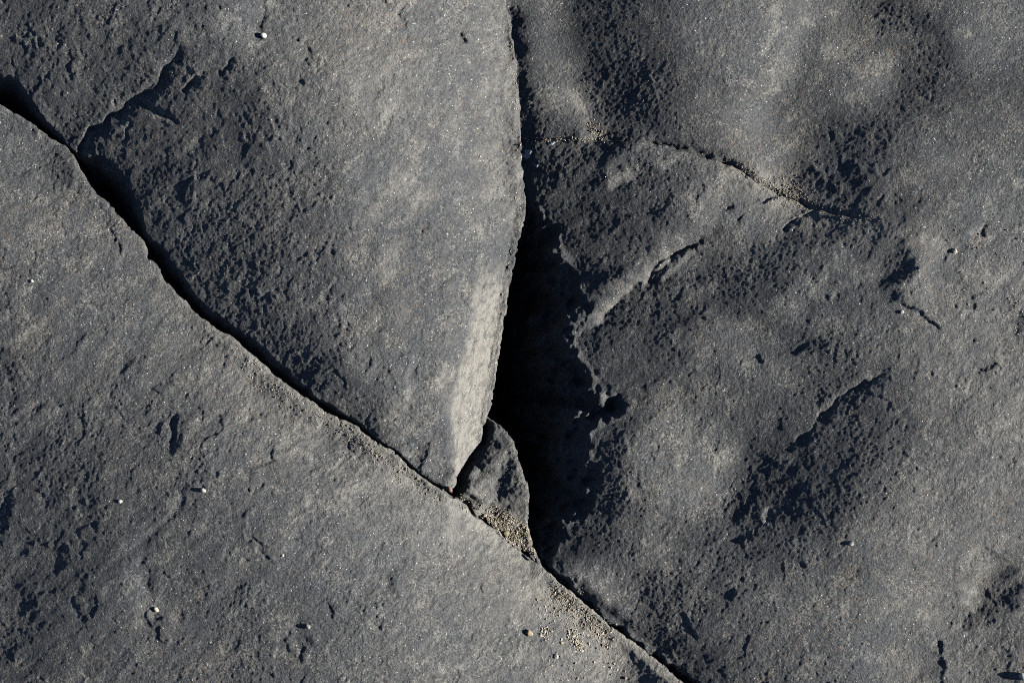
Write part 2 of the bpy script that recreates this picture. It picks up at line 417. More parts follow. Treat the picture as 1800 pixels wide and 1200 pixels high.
# outside the picture the rock leans back so that every line across it closes
p -= (p.sum(1) / (1 - fade).sum(1))[:, None] * (1 - fade)
P = np.fft.fft2(p)
kx = 2 * math.pi * KX; ky = 2 * math.pi * KY
lam = 0.012; mu = (2 * math.pi / 3200) ** 2
REL = np.fft.ifft2((-1j * kx) * P / (kx ** 2 + lam * ky ** 2 + mu)).real.astype(np.float32)
def step_line(pts, rise, ramp_px, run, groove):
    """a broken ledge: right of the line the rock drops by rise px and climbs back over run px."""
    P_ = np.array(pts, np.float32); m = run + 20
    i0 = int((P_[:, 0].min() - m - OX) / STEP); i1 = int((P_[:, 0].max() + m - OX) / STEP)
    j0 = int((P_[:, 1].min() - m - OY) / STEP); j1 = int((P_[:, 1].max() + m - OY) / STEP)
    sl_ = (slice(j0, j1), slice(i0, i1))
    X = U[sl_] + wob[sl_] * .45; Y = V[sl_] + wob2[sl_] * .45
    best = np.full(X.shape, 1e12, np.float32); sn = np.zeros(X.shape, np.float32); tt = np.zeros(X.shape, np.float32)
    n_ = len(P_) - 1
    for q, ((x0, y0), (x1, y1)) in enumerate(zip(P_[:-1], P_[1:])):
        dx, dy = x1 - x0, y1 - y0
        t = np.clip(((X - x0) * dx + (Y - y0) * dy) / (dx * dx + dy * dy + 1e-9), 0, 1)
        e_ = (X - x0 - t * dx) ** 2 + (Y - y0 - t * dy) ** 2
        m_ = e_ < best; best = np.where(m_, e_, best); sn = np.where(m_, np.sign(dx * (Y - y0) - dy * (X - x0)), sn); tt = np.where(m_, (q + t) / n_, tt)
    d_ = np.sqrt(best); sd_ = d_ * sn
    end = ss(0, .12, tt) * (1 - ss(.85, 1, tt))
    REL[sl_] -= (rise * ss(-1.0, ramp_px, sd_) * (1 - np.clip(sd_ / run, 0, 1)) ** 1.2 + groove * np.exp(-(sd_ / 2.2) ** 2)) * end * (0.75 + 0.25 * np.tanh(wob[sl_] / 5))
step_line([(118, 268)] + LEDGE + [(330, 84)], 10, 2, 30, 1)
step_line([(235, 165), (258, 182), (302, 207), (320, 215)], 6, 2, 13, 1)
step_line([(322, 163), (335, 155), (360, 138), (402, 120), (425, 112)], 7, 2, 18, 0)
step_line([(1395, 775)] + LEDGE_B + [(1545, 648)], 4, 2, 30, 0)
step_line([(1140, 486), (1152, 476), (1166, 460), (1190, 450), (1217, 432), (1235, 420)], 6, 2, 11, 1)
step_line([(1335, 364), (1350, 356), (1378, 341), (1392, 335)], 3, 1.5, 8, 0)
step_line([(1372, 402), (1385, 393), (1402, 378), (1426, 366), (1440, 362)], 8, 2, 17, 0)
step_line([(1575, 530), (1590, 542), (1610, 548), (1625, 563), (1645, 578)], 2.5, 1.5, 7, 0)
step_line([(1200, 1072), (1207, 1085), (1214, 1102), (1226, 1126)], 4, 1.5, 9, 0)
print('relief px', REL.min(), REL.max(), REL[400:1100:100, 500:1500:100].std())

# ------------------------------------------------------------------ rock grain
DIRA = -42                      # grain runs from lower left to upper right
def facets(cell, seed, tilt, step, aniso=1.6, ang=DIRA, warp=0.35):
    """chipped faces: irregular cells, each a little plane with its own tilt and step."""
    r_ = np.random.default_rng(seed)
    a_ = math.radians(ang); c_, s_ = math.cos(a_), math.sin(a_)
    w1 = noise(cell * .25, cell * 2, 1.0, seed + 1) * cell * warp; w2 = noise(cell * .25, cell * 2, 1.0, seed + 2) * cell * warp
    X = U + w1; Y = V + w2
    A_ = ((X * c_ + Y * s_) / (cell * aniso)).astype(np.float32); B_ = ((-X * s_ + Y * c_) / cell).astype(np.float32)
    M_ = 1024
    T = r_.random((5, M_, M_)).astype(np.float32)
    ia_ = np.floor(A_).astype(np.int32); ib_ = np.floor(B_).astype(np.int32)
    best = np.full(A_.shape, 1e9, np.float32); out = np.zeros(A_.shape, np.float32)
    for di in (-1, 0, 1):
        for dj in (-1, 0, 1):
            i_ = (ia_ + di) % M_; j_ = (ib_ + dj) % M_
            da = A_ - (ia_ + di + T[0][j_, i_]); db = B_ - (ib_ + dj + T[1][j_, i_])
            d_ = da * da + db * db
            m_ = d_ < best
            best = np.where(m_, d_, best)
            hh = ((T[2][j_, i_] - .5) * da * aniso + (T[3][j_, i_] - .5) * db) * 2 * tilt * cell + (T[4][j_, i_] - .5) * step
            out = np.where(m_, hh, out)
    return out

n_grain = noise(1.9, 13, 0.45, 11, 1.2, DIRA)
n_mid = noise(4, 60, 1.0, 12, 1.5, DIRA)
n_big = noise(40, 420, 1.3, 13, 1.4, DIRA)
n_mod = noise(30, 260, 1.0, 14)
n_fl = noise(4, 150, 1.2, 15, 1.7, DIRA)
n_fl2 = noise(4, 90, 1.15, 16, 1.3, 20)
def terrace(n, k, sharp):
    t = n * k; f = t - np.floor(t)
    return (np.floor(t) + ss(0.5 - sharp, 0.5 + sharp, f)) / k
flake = terrace(n_fl, 2.2, 0.16) - n_fl
flake2 = terrace(n_fl2, 1.8, 0.10) - n_fl2
mod = 0.75 + 0.3 * np.tanh(n_mod)
fc1 = blur(facets(4.2, 41, 0.34, 0.35, 1.3), 0.6)
fc2 = blur(facets(13, 44, 0.13, 0.35, 1.6), 0.9)
fc3 = blur(facets(34, 47, 0.09, 0.5, 1.7), 1.1)
DARKF = np.clip(blur(LEAN.astype(np.float32), 8), 0, 1)
FINE = (0.60 + 0.40 * DARKF) * (0.46 * n_grain * mod + 0.66 * mod * fc1 + 0.12 * n_mid * mod + 1.6 * n_big).astype(np.float32)
n_dir = noise(7, 60, 0.9, 62, 2.6, DIRA)
MID = (0.55 + 0.45 * DARKF) * (0.45 * n_mid * mod + 1.3 * n_dir + 1.5 * n_big + 0.6 * flake * ss(-0.4, 1.2, n_mod) + 0.45 * flake2 * ss(0.0, 1.2, -n_mod)
       + 0.75 * fc2 * ss(-1.2, 1.0, n_mod + 0.4 * n_big) + 1.5 * fc3).astype(np.float32)
ROUGH = dict(C=0.44, A=0.46, B=0.34, D=0.5, E=0.14)
STREAK = noise(2.5, 18, 0.7, 61, 6.0, 101)
JAG = (1.3 * np.tanh(1.8 * noise(4, 40, 0.7, 20)) + 0.4 * noise(6, 30, 0.8, 21) + 1.6 * noise(25, 120, 0.9, 22)).astype(np.float32)
WIG = (8.0 * noise(6, 80, 0.9, 23)).astype(np.float32)
ROUGHW = (7.0 * noise(8, 50, 1.0, 24, 1.5, DIRA)).astype(np.float32)
print('grain slope', np.gradient(FINE, STEP, axis=1).std(), 'sfs slope', np.gradient(REL, STEP, axis=1).std())

# ------------------------------------------------------------------ dust and pale wear on the rock, painted sunlight on the bevel
def soft_line(pts, wid, u, v):
    return np.exp(-(dist_pl(pts, u, v) / wid) ** 2)

def height(k, u, v):
    """height in px of block k's top face at photo pixel (u, v); 1500 px = 1 m."""
    rg = ROUGH[k]
    if k == 'E':
        rg = rg + (ROUGH['B'] - rg) * np.exp(-cbil(D_EB, u, v) / 90.0) * ss(1400, 1600, u) + 0.55 * np.exp(-((u - 1490) ** 2 + (v - 295) ** 2) / 75.0 ** 2)
    if k == 'A':
        bm_ = cbil(BEVM, u, v); rg = rg * (1 - 0.6 * bm_)
    z = bil(REL, u, v) + bil(FINE, u, v) * (0.9 if k == 'E' else 1.0) + rg * bil(MID, u, v)
    if k == 'A': z = z + 0.55 * bm_ * bil(STREAK, u, v)
    d = cbil(SD[k], u, v) + bil(JAG, u, v) * (1 if k in 'CADE' else -1) + (0.4 if k == 'B' else 0)
    seam = 1 - 0.97 * ss(1430, 1560, u) if k in 'EB' else 1.0
    r = {'C': 5.0, 'A': 4.0, 'B': 4.0, 'D': 7.0, 'E': 4.0}[k] * seam
    q = np.clip(1 - d / r, 0, 1)
    z = z - 0.55 * r * q * q
    e = np.minimum(np.minimum(u - gx[0], gx[-1] - u), np.minimum(v - gy[0], gy[-1] - v)) + 70 * bil(n_big, u * .5, v * .5)
    z = z - 120 * (1 - ss(0, 260, e))
    if k == 'B':
        wl = wall_at(WB, u, v, 1.7, bil(WIG, u, v) * 0.7)
        z = z + wl + bil(ROUGHW, u, v) * ss(0, -25, wl)
        e = cbil(D_EDGEA, u, v)
        z = z - 6 * np.exp(-(e / 16.0) ** 2) - 3.0 * seam * np.exp(-(cbil(D_EB, u, v) / 4.0) ** 2) + 6.0 * np.exp(-cbil(D_EB, u, v) / 35.0) * ss(1040, 1100, u) * (1 - ss(1330, 1450, u))
    if k == 'A':
        z = z + wall_at(WA, u, v, 2.2, bil(WIG, u, v) * 0.25 + 2.5)
        z = z - 8 * np.exp(-(cbil(D_CLOW, u, v) / 6.0) ** 2)
    if k == 'E':
        z = z - 5 * np.exp(-(cbil(D_EDGEA, u, v) / 20.0) ** 2) - 5.0 * seam * np.exp(-(cbil(D_EB, u, v) / 7.0) ** 2)
    if k == 'D':
        z = z - 9 + 0.26 * (u - 900) - 18 * np.exp(-(cbil(D_CLOW, u, v) / 9.0) ** 2) * (v < 900) - 22 * np.exp(-(cbil(D_EDGEA, u, v) / 9.0) ** 2)
    return z, d
D_EDGEA = dist_pl(EDGE_A, CX, CY)
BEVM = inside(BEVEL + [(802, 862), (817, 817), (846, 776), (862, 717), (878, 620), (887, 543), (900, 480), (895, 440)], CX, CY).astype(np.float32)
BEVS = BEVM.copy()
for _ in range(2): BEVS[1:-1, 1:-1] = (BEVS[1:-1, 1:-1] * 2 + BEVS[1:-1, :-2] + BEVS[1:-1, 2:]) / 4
D_EB = dist_pl(EDGE_EB, CX, CY)
D_CLOW = dist_pl(EDGE_C[i_ce((600, 737)):i_ce((883, 947)) + 1], CX, CY)

def dust_sun_at(k, u, v):
    z = np.zeros(np.shape(u), np.float32)
    if k == 'C':
        d = cbil(SD['C'], u, v)
        z = 0.9 * np.exp(-np.clip(d, 0, None) / 55.0) * ss(200, 420, u) + 0.35 * ss(500, 1000, u) * np.exp(-np.clip(d, 0, None) / 260.0)
    if k == 'A':
        z = 1.4 * cbil(BEVS, u, v) * ss(435, 540, v)  # pale bevel film, strengthened to put sunlit brightness into the colour
        for cx_, cy_, cr_ in ((705, 325, 26), (740, 352, 20), (690, 452, 18), (800, 215, 10), (840, 270, 10), (575, 430, 14), (780, 672, 14), (712, 700, 14)):
            z = np.maximum(z, 0.75 * np.exp(-((u - cx_ + .5 * (v - cy_)) / cr_) ** 2 - ((v - cy_) / (1.4 * cr_)) ** 2))
        z = np.maximum(z, 0.45 * np.exp(-((u - 650) / 160) ** 2 - ((v - 120) / 130) ** 2))
        z = np.maximum(z, 0.45 * soft_line([(895, 0), (905, 200), (910, 350)], 60, u, v))
    if k == 'B':
        z = 0.75 * soft_line([(1290, 295), (1360, 345), (1420, 372), (1530, 400), (1640, 425)], 28, u, v)
        z = np.maximum(z, 0.6 * soft_line([(1060, 552), (1130, 495), (1200, 440)], 12, u, v))
        z = np.maximum(z, 0.3 * ss(1450, 1700, u) * (1 - np.exp(-cbil(D_EB, u, v) / 120.0)))
    if k == 'E':
        z = 0.95 * soft_line([(1290, 284), (1360, 322), (1420, 352)], 26, u, v)
        z = np.maximum(z, 0.9 * soft_line([(1010, 155), (1035, 200), (1060, 242)], 12, u, v))
        z = np.maximum(z, 0.5 * soft_line([(918, 238), (1000, 240)], 6, u, v))
        z = np.maximum(z, 0.75 * soft_line([(1420, 372), (1530, 400), (1640, 425)], 28, u, v))
    if k == 'D':
        z = 0.35 + 0.6 * ss(850, 920, v)
    return z

# ------------------------------------------------------------------ materials
def newmat(name):
    m = bpy.data.materials.new(name); m.use_nodes = True
    t = m.node_tree; b = t.nodes['Principled BSDF']
    return m, t, b

def rock_material(name, cool, warm):
    m, t, b = newmat(name)
    N = t.nodes.new; L = t.links.new
    tc = N('ShaderNodeTexCoord')
    mp = N('ShaderNodeMapping'); mp.vector_type = 'TEXTURE'; mp.inputs['Rotation'].default_value = (0, 0, math.radians(42)); mp.inputs['Scale'].default_value = (2.2, 1, 1)
    L(tc.outputs['Object'], mp.inputs[0])
    def nz(scale, detail, rough, src=mp):
        n = N('ShaderNodeTexNoise'); n.inputs['Scale'].default_value = scale; n.inputs['Detail'].default_value = detail
        n.inputs['Roughness'].default_value = rough; L(src.outputs[0] if src is mp else tc.outputs['Object'], n.inputs['Vector']); return n
    def ramp(src, lo, hi, c0=(0, 0, 0, 1), c1=(1, 1, 1, 1)):
        r = N('ShaderNodeValToRGB'); r.color_ramp.elements[0].position = lo; r.color_ramp.elements[1].position = hi
        r.color_ramp.elements[0].color = c0; r.color_ramp.elements[1].color = c1; L(src, r.inputs[0]); return r
    def mix(fac, a, bb, typ='MIX'):
        x = N('ShaderNodeMix'); x.data_type = 'RGBA'; x.blend_type = typ
        if isinstance(fac, float): x.inputs[0].default_value = fac
        else: L(fac, x.inputs[0])
        for s, i in ((a, 6), (bb, 7)):
            if isinstance(s, tuple): x.inputs[i].default_value = (*s, 1)
            else: L(s, x.inputs[i])
        return x.outputs[2]
    n1 = nz(22, 8, 0.68); n2 = nz(160, 4, 0.6); n3 = nz(430, 3, 0.75, tc); n4 = nz(7, 5, 0.6, tc)
    ad = N('ShaderNodeMath'); ad.operation = 'MULTIPLY_ADD'; ad.inputs[1].default_value = 0.55; L(n3.outputs[0], ad.inputs[0]); L(n1.outputs[0], ad.inputs[2])
    col = mix(ramp(ad.outputs[0], 0.68, 0.90).outputs[0], cool, warm)
    col = mix(0.55, col, mix(1.0, col, ramp(n2.outputs[0], 0.3, 0.7, (0.5, 0.5, 0.52, 1), (1.45, 1.44, 1.4, 1)).outputs[0], 'MULTIPLY'))
    col = mix(0.7, col, mix(1.0, col, ramp(n3.outputs[0], 0.3, 0.7, (0.5, 0.5, 0.5, 1), (1.5, 1.5, 1.5, 1)).outputs[0], 'MULTIPLY'))
    vg = N('ShaderNodeTexVoronoi'); vg.inputs['Scale'].default_value = 560; L(tc.outputs['Object'], vg.inputs['Vector'])
    sg = N('ShaderNodeSeparateColor'); L(vg.outputs['Color'], sg.inputs[0])
    col = mix(1.0, col, ramp(sg.outputs[0], 0.0, 1.0, (0.48, 0.49, 0.50, 1), (1.58, 1.55, 1.50, 1)).outputs[0], 'MULTIPLY')
    vh = N('ShaderNodeMath'); vh.operation = 'MULTIPLY_ADD'; vh.inputs[1].default_value = 0.22; L(sg.outputs[1], vh.inputs[0]); L(n3.outputs[0], vh.inputs[2])
    n5 = nz(52, 7, 0.72); n6 = nz(34, 6, 0.7, tc)
    pf = N('ShaderNodeMath'); pf.operation = 'MULTIPLY'; pf.inputs[1].default_value = 0.62; L(ramp(n5.outputs[0], 0.54, 0.61).outputs[0], pf.inputs[0])
    col = mix(pf.outputs[0], col, (0.185, 0.182, 0.166))          # pale flaked skin
    df = N('ShaderNodeMath'); df.operation = 'MULTIPLY'; df.inputs[1].default_value = 0.55; L(ramp(n6.outputs[0], 0.47, 0.39).outputs[0], df.inputs[0])
    col = mix(df.outputs[0], col, (0.046, 0.051, 0.058))          # darker fresh breaks
    # dust: sand-coloured film lying where the attribute says, broken up into grains; on the bevel it also paints in sunlight
    at = N('ShaderNodeAttribute'); at.attribute_name = 'dust_sun'
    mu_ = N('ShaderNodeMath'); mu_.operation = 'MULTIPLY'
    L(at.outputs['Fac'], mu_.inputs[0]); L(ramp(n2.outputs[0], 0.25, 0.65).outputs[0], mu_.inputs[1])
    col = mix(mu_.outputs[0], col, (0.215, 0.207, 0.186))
    # ochre freckles
    vo = N('ShaderNodeTexVoronoi'); vo.inputs['Scale'].default_value = 330; L(tc.outputs['Object'], vo.inputs['Vector'])
    sp = N('ShaderNodeSeparateColor'); L(vo.outputs['Color'], sp.inputs[0])
    fr = N('ShaderNodeMath'); fr.operation = 'GREATER_THAN'; fr.inputs[1].default_value = 0.9; L(sp.outputs[0], fr.inputs[0])
    f2 = N('ShaderNodeMath'); f2.operation = 'MULTIPLY'; L(fr.outputs[0], f2.inputs[0]); L(ramp(n4.outputs[0], 0.42, 0.62).outputs[0], f2.inputs[1])
    f3 = N('ShaderNodeMath'); f3.operation = 'MULTIPLY'; f3.inputs[1].default_value = 0.4; L(f2.outputs[0], f3.inputs[0])
    col = mix(f3.outputs[0], col, (0.17, 0.125, 0.085))
    # pale mineral specks, their glints put into the colour
    v2 = N('ShaderNodeTexVoronoi'); v2.inputs['Scale'].default_value = 620; L(tc.outputs['Object'], v2.inputs['Vector'])
    s2 = N('ShaderNodeSeparateColor'); L(v2.outputs['Color'], s2.inputs[0])
    g1 = N('ShaderNodeMath'); g1.operation = 'GREATER_THAN'; g1.inputs[1].default_value = 0.978; L(s2.outputs[1], g1.inputs[0])
    g2 = N('ShaderNodeMath'); g2.operation = 'LESS_THAN'; g2.inputs[1].default_value = 0.42; L(v2.outputs['Distance'], g2.inputs[0])
    g3 = N('ShaderNodeMath'); g3.operation = 'MULTIPLY'; L(g1.outputs[0], g3.inputs[0]); L(g2.outputs[0], g3.inputs[1])
    g4 = N('ShaderNodeMath'); g4.operation = 'MULTIPLY'; L(g3.outputs[0], g4.inputs[0]); L(s2.outputs[2], g4.inputs[1])
    col = mix(g4.outputs[0], col, (0.62, 0.61, 0.58))
    L(col, b.inputs['Base Color'])
    b.inputs['Roughness'].default_value = 0.78
    b.inputs['Specular IOR Level'].default_value = 0.3
    bp = N('ShaderNodeBump'); bp.inputs['Strength'].default_value = 1.0; bp.inputs['Distance'].default_value = 0.0026
    L(vh.outputs[0], bp.inputs['Height']); L(bp.outputs[0], b.inputs['Normal'])
    return m

COOL = (0.075, 0.080, 0.085); WARM = (0.113, 0.112, 0.106)
M_A = rock_material('basalt_centre', COOL, WARM)
M_ALL = {k: M_A for k in 'ABCDE'}

# ------------------------------------------------------------------ rock meshes
def axis(lo, hi, step, far):
    core = np.arange(lo, hi + step, step)
    out = []; s = step; x = core[-1]
    while x < far[1]: s = min(s * 1.10, 22); x += s; out.append(x)
    pre = []; s = step; x = core[0]
    while x > far[0]: s = min(s * 1.10, 22); x -= s; pre.append(x)
    return np.array(pre[::-1] + list(core) + out)
GRID = 1.65
us = axis(-12, W + 12, GRID, (-OX * -1 + 5, gx[-1] - 5))
vs = axis(-12, H + 12, GRID, (gy[0] + 5, gy[-1] - 5))
GU, GV = np.meshgrid(us, vs)
print('grid', GU.shape)

def to_world(u, v, z):
    return (u - W / 2) / S, (H / 2 - v) / S, z / S

def make_mesh(name, co, quads, mat):
    me = bpy.data.meshes.new(name)
    me.vertices.add(len(co)); me.vertices.foreach_set('co', co.astype(np.float32).ravel())
    nq = len(quads); k = quads.shape[1]
    me.loops.add(nq * k); me.loops.foreach_set('vertex_index', quads.astype(np.int32).ravel())
    me.polygons.add(nq)
    me.polygons.foreach_set('loop_start', np.arange(0, nq * k, k, dtype=np.int32))
    me.update(calc_edges=True)
    me.polygons.foreach_set('use_smooth', np.ones(nq, bool))
    me.materials.append(mat)
    return me

def rock(name, k, label, cat='rock', group=None):
    z, d = height(k, GU, GV)
    ny, nx = GU.shape
    dc = 0.25 * (d[:-1, :-1] + d[1:, :-1] + d[:-1, 1:] + d[1:, 1:])
    qm = dc > 0
    jj, ii = np.nonzero(qm)
    vid = np.arange(ny * nx).reshape(ny, nx)
    Q = np.stack([vid[jj + 1, ii], vid[jj + 1, ii + 1], vid[jj, ii + 1], vid[jj, ii]], 1)
    # pull the rim vertices onto the outline
    gy_, gx_ = np.gradient(d, vs, us)
    rim = np.zeros(ny * nx, bool)
    e = np.concatenate([Q[:, [0, 1]], Q[:, [1, 2]], Q[:, [2, 3]], Q[:, [3, 0]]])
    key = np.minimum(e[:, 0], e[:, 1]).astype(np.int64) * (ny * nx) + np.maximum(e[:, 0], e[:, 1])
    uq, idx, cnt = np.unique(key, return_index=True, return_counts=True)
    be = e[idx[cnt == 1]]
    rim[be.ravel()] = True
    rim2 = rim.reshape(ny, nx)
    g = np.hypot(gx_, gy_) + 1e-6
    mv = np.where(rim2, np.clip(d, -3, 3) / np.maximum(g, 0.4), 0)
    PU = GU - mv * gx_ / g; PV = GV - mv * gy_ / g
    x, y, zz = to_world(PU, PV, z)
    co = np.stack([x, y, zz], -1).reshape(-1, 3)
    dust_sun = dust_sun_at(k, GU, GV).reshape(-1)
    used = np.unique(Q)
    remap = np.full(ny * nx, -1, np.int64); remap[used] = np.arange(len(used))
    co = co[used]; dust_sun = dust_sun[used]; Q = remap[Q]; be = remap[be]
    # sides down into the joint
    bv = np.unique(be); top = np.full(len(co), -1, np.int64); top[bv] = len(co) + np.arange(len(bv))
    low = top + len(bv)
    lowco = co[bv].copy(); lowco[:, 2] = -0.30
    SQ = np.stack([top[be[:, 1]], top[be[:, 0]], low[be[:, 0]], low[be[:, 1]]], 1)
    co = np.concatenate([co, co[bv], lowco]); dust_sun = np.concatenate([dust_sun, dust_sun[bv], dust_sun[bv] * 0])
    me = make_mesh(name, co, np.concatenate([Q, SQ]), M_ALL[k])
    at = me.attributes.new('dust_sun', 'FLOAT', 'POINT'); at.data.foreach_set('value', dust_sun.astype(np.float32))
    o = bpy.data.objects.new(name, me); C.objects.link(o)
    o['label'] = label; o['category'] = cat
    if group: o['group'] = group
    print(name, len(Q) * 2)
    return o

rock('flat_rock', 'C', 'broad flat grey rock filling the lower left below the long diagonal crack')
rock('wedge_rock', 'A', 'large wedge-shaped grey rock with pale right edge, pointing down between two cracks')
boulder = rock('boulder', 'B', 'large rough grey boulder on the right beside the deep black gap')
rock('hollowed_rock', 'E', 'grey rock with a dark hollow at the upper right above the curved sandy joint')
rock('jammed_stone', 'D', 'small dark stone jammed in the crack beside the tip of the wedge-shaped rock')

# ------------------------------------------------------------------ ground beyond the rocks, out to the horizon
def ground():
    ax = [0.0]; st = 0.025
    while ax[-1] < 150: ax.append(ax[-1] + st); st *= 1.06 if ax[-1] > 1.6 else 1.0
    ax = np.array(ax); ax = np.concatenate([-ax[:0:-1], ax])
    X, Y = np.meshgrid(ax, ax)
    e = np.maximum(np.abs(X) - 0.99, np.abs(Y) - 0.735)
    n = bil(n_big, X * 190, Y * 190); n2 = bil(n_mid, X * 160 + 40, Y * 160)
    Z = -0.30 + 0.275 * ss(-0.24, -0.12, e) + ss(-0.12, 1.2, e) * (0.05 * n + 0.012 * n2) + 0.006 * n2
    co = np.stack([X, Y, Z], -1).reshape(-1, 3)
    n_ = len(ax); vid = np.arange(n_ * n_).reshape(n_, n_)
    Q = np.stack([vid[:-1, :-1], vid[:-1, 1:], vid[1:, 1:], vid[1:, :-1]], -1).reshape(-1, 4)
    o = bpy.data.objects.new('ground', make_mesh('ground', co, Q, M_A)); C.objects.link(o)
    o['kind'] = 'structure'; o['label'] = 'dark grey rocky ground around and under the rocks'
ground()

# ------------------------------------------------------------------ loose sand and pebbles
def plain(name, col, var=0.25, scale=300, rough=0.8):
    m, t, b = newmat(name)
    tc = t.nodes.new('ShaderNodeTexCoord'); n = t.nodes.new('ShaderNodeTexNoise'); n.inputs['Scale'].default_value = scale; n.inputs['Detail'].default_value = 4
    r_ = t.nodes.new('ShaderNodeValToRGB'); r_.color_ramp.elements[0].position = 0.3; r_.color_ramp.elements[1].position = 0.7
    r_.color_ramp.elements[0].color = tuple(c * (1 - var) for c in col) + (1,); r_.color_ramp.elements[1].color = tuple(min(c * (1 + var), 1) for c in col) + (1,)
    t.links.new(tc.outputs['Object'], n.inputs['Vector']); t.links.new(n.outputs[0], r_.inputs[0]); t.links.new(r_.outputs[0], b.inputs['Base Color'])
    b.inputs['Roughness'].default_value = rough; b.inputs['Specular IOR Level'].default_value = 0.35
    return m
SANDM = [plain('sand_tan', (0.23, 0.195, 0.14)), plain('sand_pale', (0.33, 0.30, 0.245)), plain('sand_grey', (0.12, 0.115, 0.105)),
         plain('sand_ochre', (0.17, 0.12, 0.07)), plain('sand_white', (0.45, 0.43, 0.38))]

ph = (1 + 5 ** 0.5) / 2
ICO_V = np.array([(-1, ph, 0), (1, ph, 0), (-1, -ph, 0), (1, -ph, 0), (0, -1, ph), (0, 1, ph), (0, -1, -ph), (0, 1, -ph), (ph, 0, -1), (ph, 0, 1), (-ph, 0, -1), (-ph, 0, 1)], float)
ICO_V /= np.linalg.norm(ICO_V[0])
ICO_F = np.array([(0, 11, 5), (0, 5, 1), (0, 1, 7), (0, 7, 10), (0, 10, 11), (1, 5, 9), (5, 11, 4), (11, 10, 2), (10, 7, 6), (7, 1, 8), (3, 9, 4), (3, 4, 2), (3, 2, 6), (3, 6, 8), (3, 8, 9), (4, 9, 5), (2, 4, 11), (6, 2, 10), (8, 6, 7), (9, 8, 1)])

def top_height(u, v):
    """which rock lies uppermost at a photo pixel, and how high."""
    best = np.full(np.shape(u), -450.0)
    for k in 'CADEB':
        z, d = height(k, u, v)
        best = np.where(d > 1.0, np.maximum(best, z), best)
    return best

def sand(u, v, rad, label, wts=(0.4, 0.28, 0.12, 0.1, 0.1), heap=0.0):
    n = len(u)
    z = top_height(u, v)
    ok = z > -160
    u, v, rad, z = u[ok], v[ok], rad[ok], z[ok]; n = len(u)
    z = z + rad * 0.35 + heap * rng.random(n) * rad
    sh = ICO_V[None] * (1 + 0.28 * rng.standard_normal((n, 12, 1))) * rad[:, None, None] * rng.uniform(0.7, 1.25, (n, 1, 3))
    x, y, zz = to_world(u, v, z)
    co = np.stack([x, y, zz], 1)[:, None, :] + sh / S
    F = (ICO_F[None] + 12 * np.arange(n)[:, None, None]).reshape(-1, 3)
    me = make_mesh('sand', co.reshape(-1, 3), F, SANDM[0])
    for m in SANDM[1:]: me.materials.append(m)
    mi = rng.choice(5, n, p=wts)
    me.polygons.foreach_set('material_index', np.repeat(mi, 20).astype(np.int32))
    me.polygons.foreach_set('use_smooth', np.zeros(len(F), bool))
    o = bpy.data.objects.new('sand', me); C.objects.link(o)
    o['kind'] = 'stuff'; o['label'] = label; o['category'] = 'sand'

def in_poly(poly, n):
    P_ = np.array(poly, float); out = np.zeros((0, 2))
    while len(out) < n:
        q = rng.uniform(P_.min(0), P_.max(0), (n * 3, 2)); out = np.concatenate([out, q[inside(poly, q[:, 0], q[:, 1])]])
    return out[:n, 0], out[:n, 1]
def along(pts, n, sig, off=(0, 0)):
    P_ = np.array(pts, float); seg = np.hypot(*np.diff(P_, axis=0).T); c = np.concatenate([[0], np.cumsum(seg)])
    t = rng.random(n) * c[-1]
    return np.interp(t, c, P_[:, 0]) + rng.standard_normal(n) * sig + off[0], np.interp(t, c, P_[:, 1]) + rng.standard_normal(n) * sig + off[1]
def rads(n, a, b): return a + (b - a) * rng.random(n) ** 2.2
def cat(*ps): return np.concatenate([p[0] for p in ps]), np.concatenate([p[1] for p in ps])

u, v = cat(in_poly([(852, 906), (880, 908), (910, 925), (932, 945), (944, 984), (930, 986), (885, 950), (856, 926)], 3000),
           in_poly([(880, 905), (910, 915), (932, 935), (944, 982), (925, 975), (895, 945)], 1600),
           along([(845, 892), (865, 902), (890, 908)], 160, 6))
sand(u, v, rads(len(u), 0.5, 1.7), 'heap of coarse tan sand on the lower end of the small jammed stone', heap=1.5)
u, v = along([(796, 868), (815, 888), (845, 915)], 170, 4)
sand(u, v, rads(170, 0.9, 2.0), 'thin line of sand in the crack left of the small jammed stone')
u, v = cat(along([(985, 1035), (1040, 1085), (1080, 1120)], 620, 10, (-8, 6)), along([(985, 1040), (1030, 1080)], 200, 18, (-14, 10)))
sand(u, v, rads(len(u), 0.8, 1.8), 'tan sand scattered along the edge of the flat rock near the bottom')
u, v = cat(along([(1006, 1112), (1014, 1128), (1024, 1145)], 150, 4.5), along([(958, 1108), (962, 1125)], 50, 4), in_poly([(930, 1050), (1080, 1120), (1110, 1200), (960, 1200)], 120))
sand(u, v, rads(len(u), 1.0, 2.6), 'small pale clumps of sand on the flat rock near the bottom edge', (0.3, 0.35, 0.05, 0.1, 0.2))
u, v = cat(along([(1285, 288), (1330, 315), (1380, 342), (1420, 360)], 500, 5, (0, -3)), along([(1360, 325), (1410, 350)], 260, 14, (6, -6)), along([(1430, 366), (1540, 397)], 90, 6))
sand(u, v, rads(len(u), 0.55, 1.3), 'tan sand filling the curved joint below the hollowed rock', (0.55, 0.2, 0.15, 0.1, 0.0))
u, v = cat(along([(919, 240), (990, 241), (1060, 240)], 150, 2.2), along([(1040, 215), (1062, 240)], 130, 6), along([(919, 239), (930, 240)], 40, 2.5))
sand(u, v, rads(len(u), 0.8, 1.6), 'thin line of sand in the joint next to the wedge-shaped rock')
u, v = cat(along([(420, 612), (520, 695), (640, 770), (760, 860)], 420, 12, (-8, 8)), along([(600, 745), (780, 870)], 120, 7, (-5, 5)))
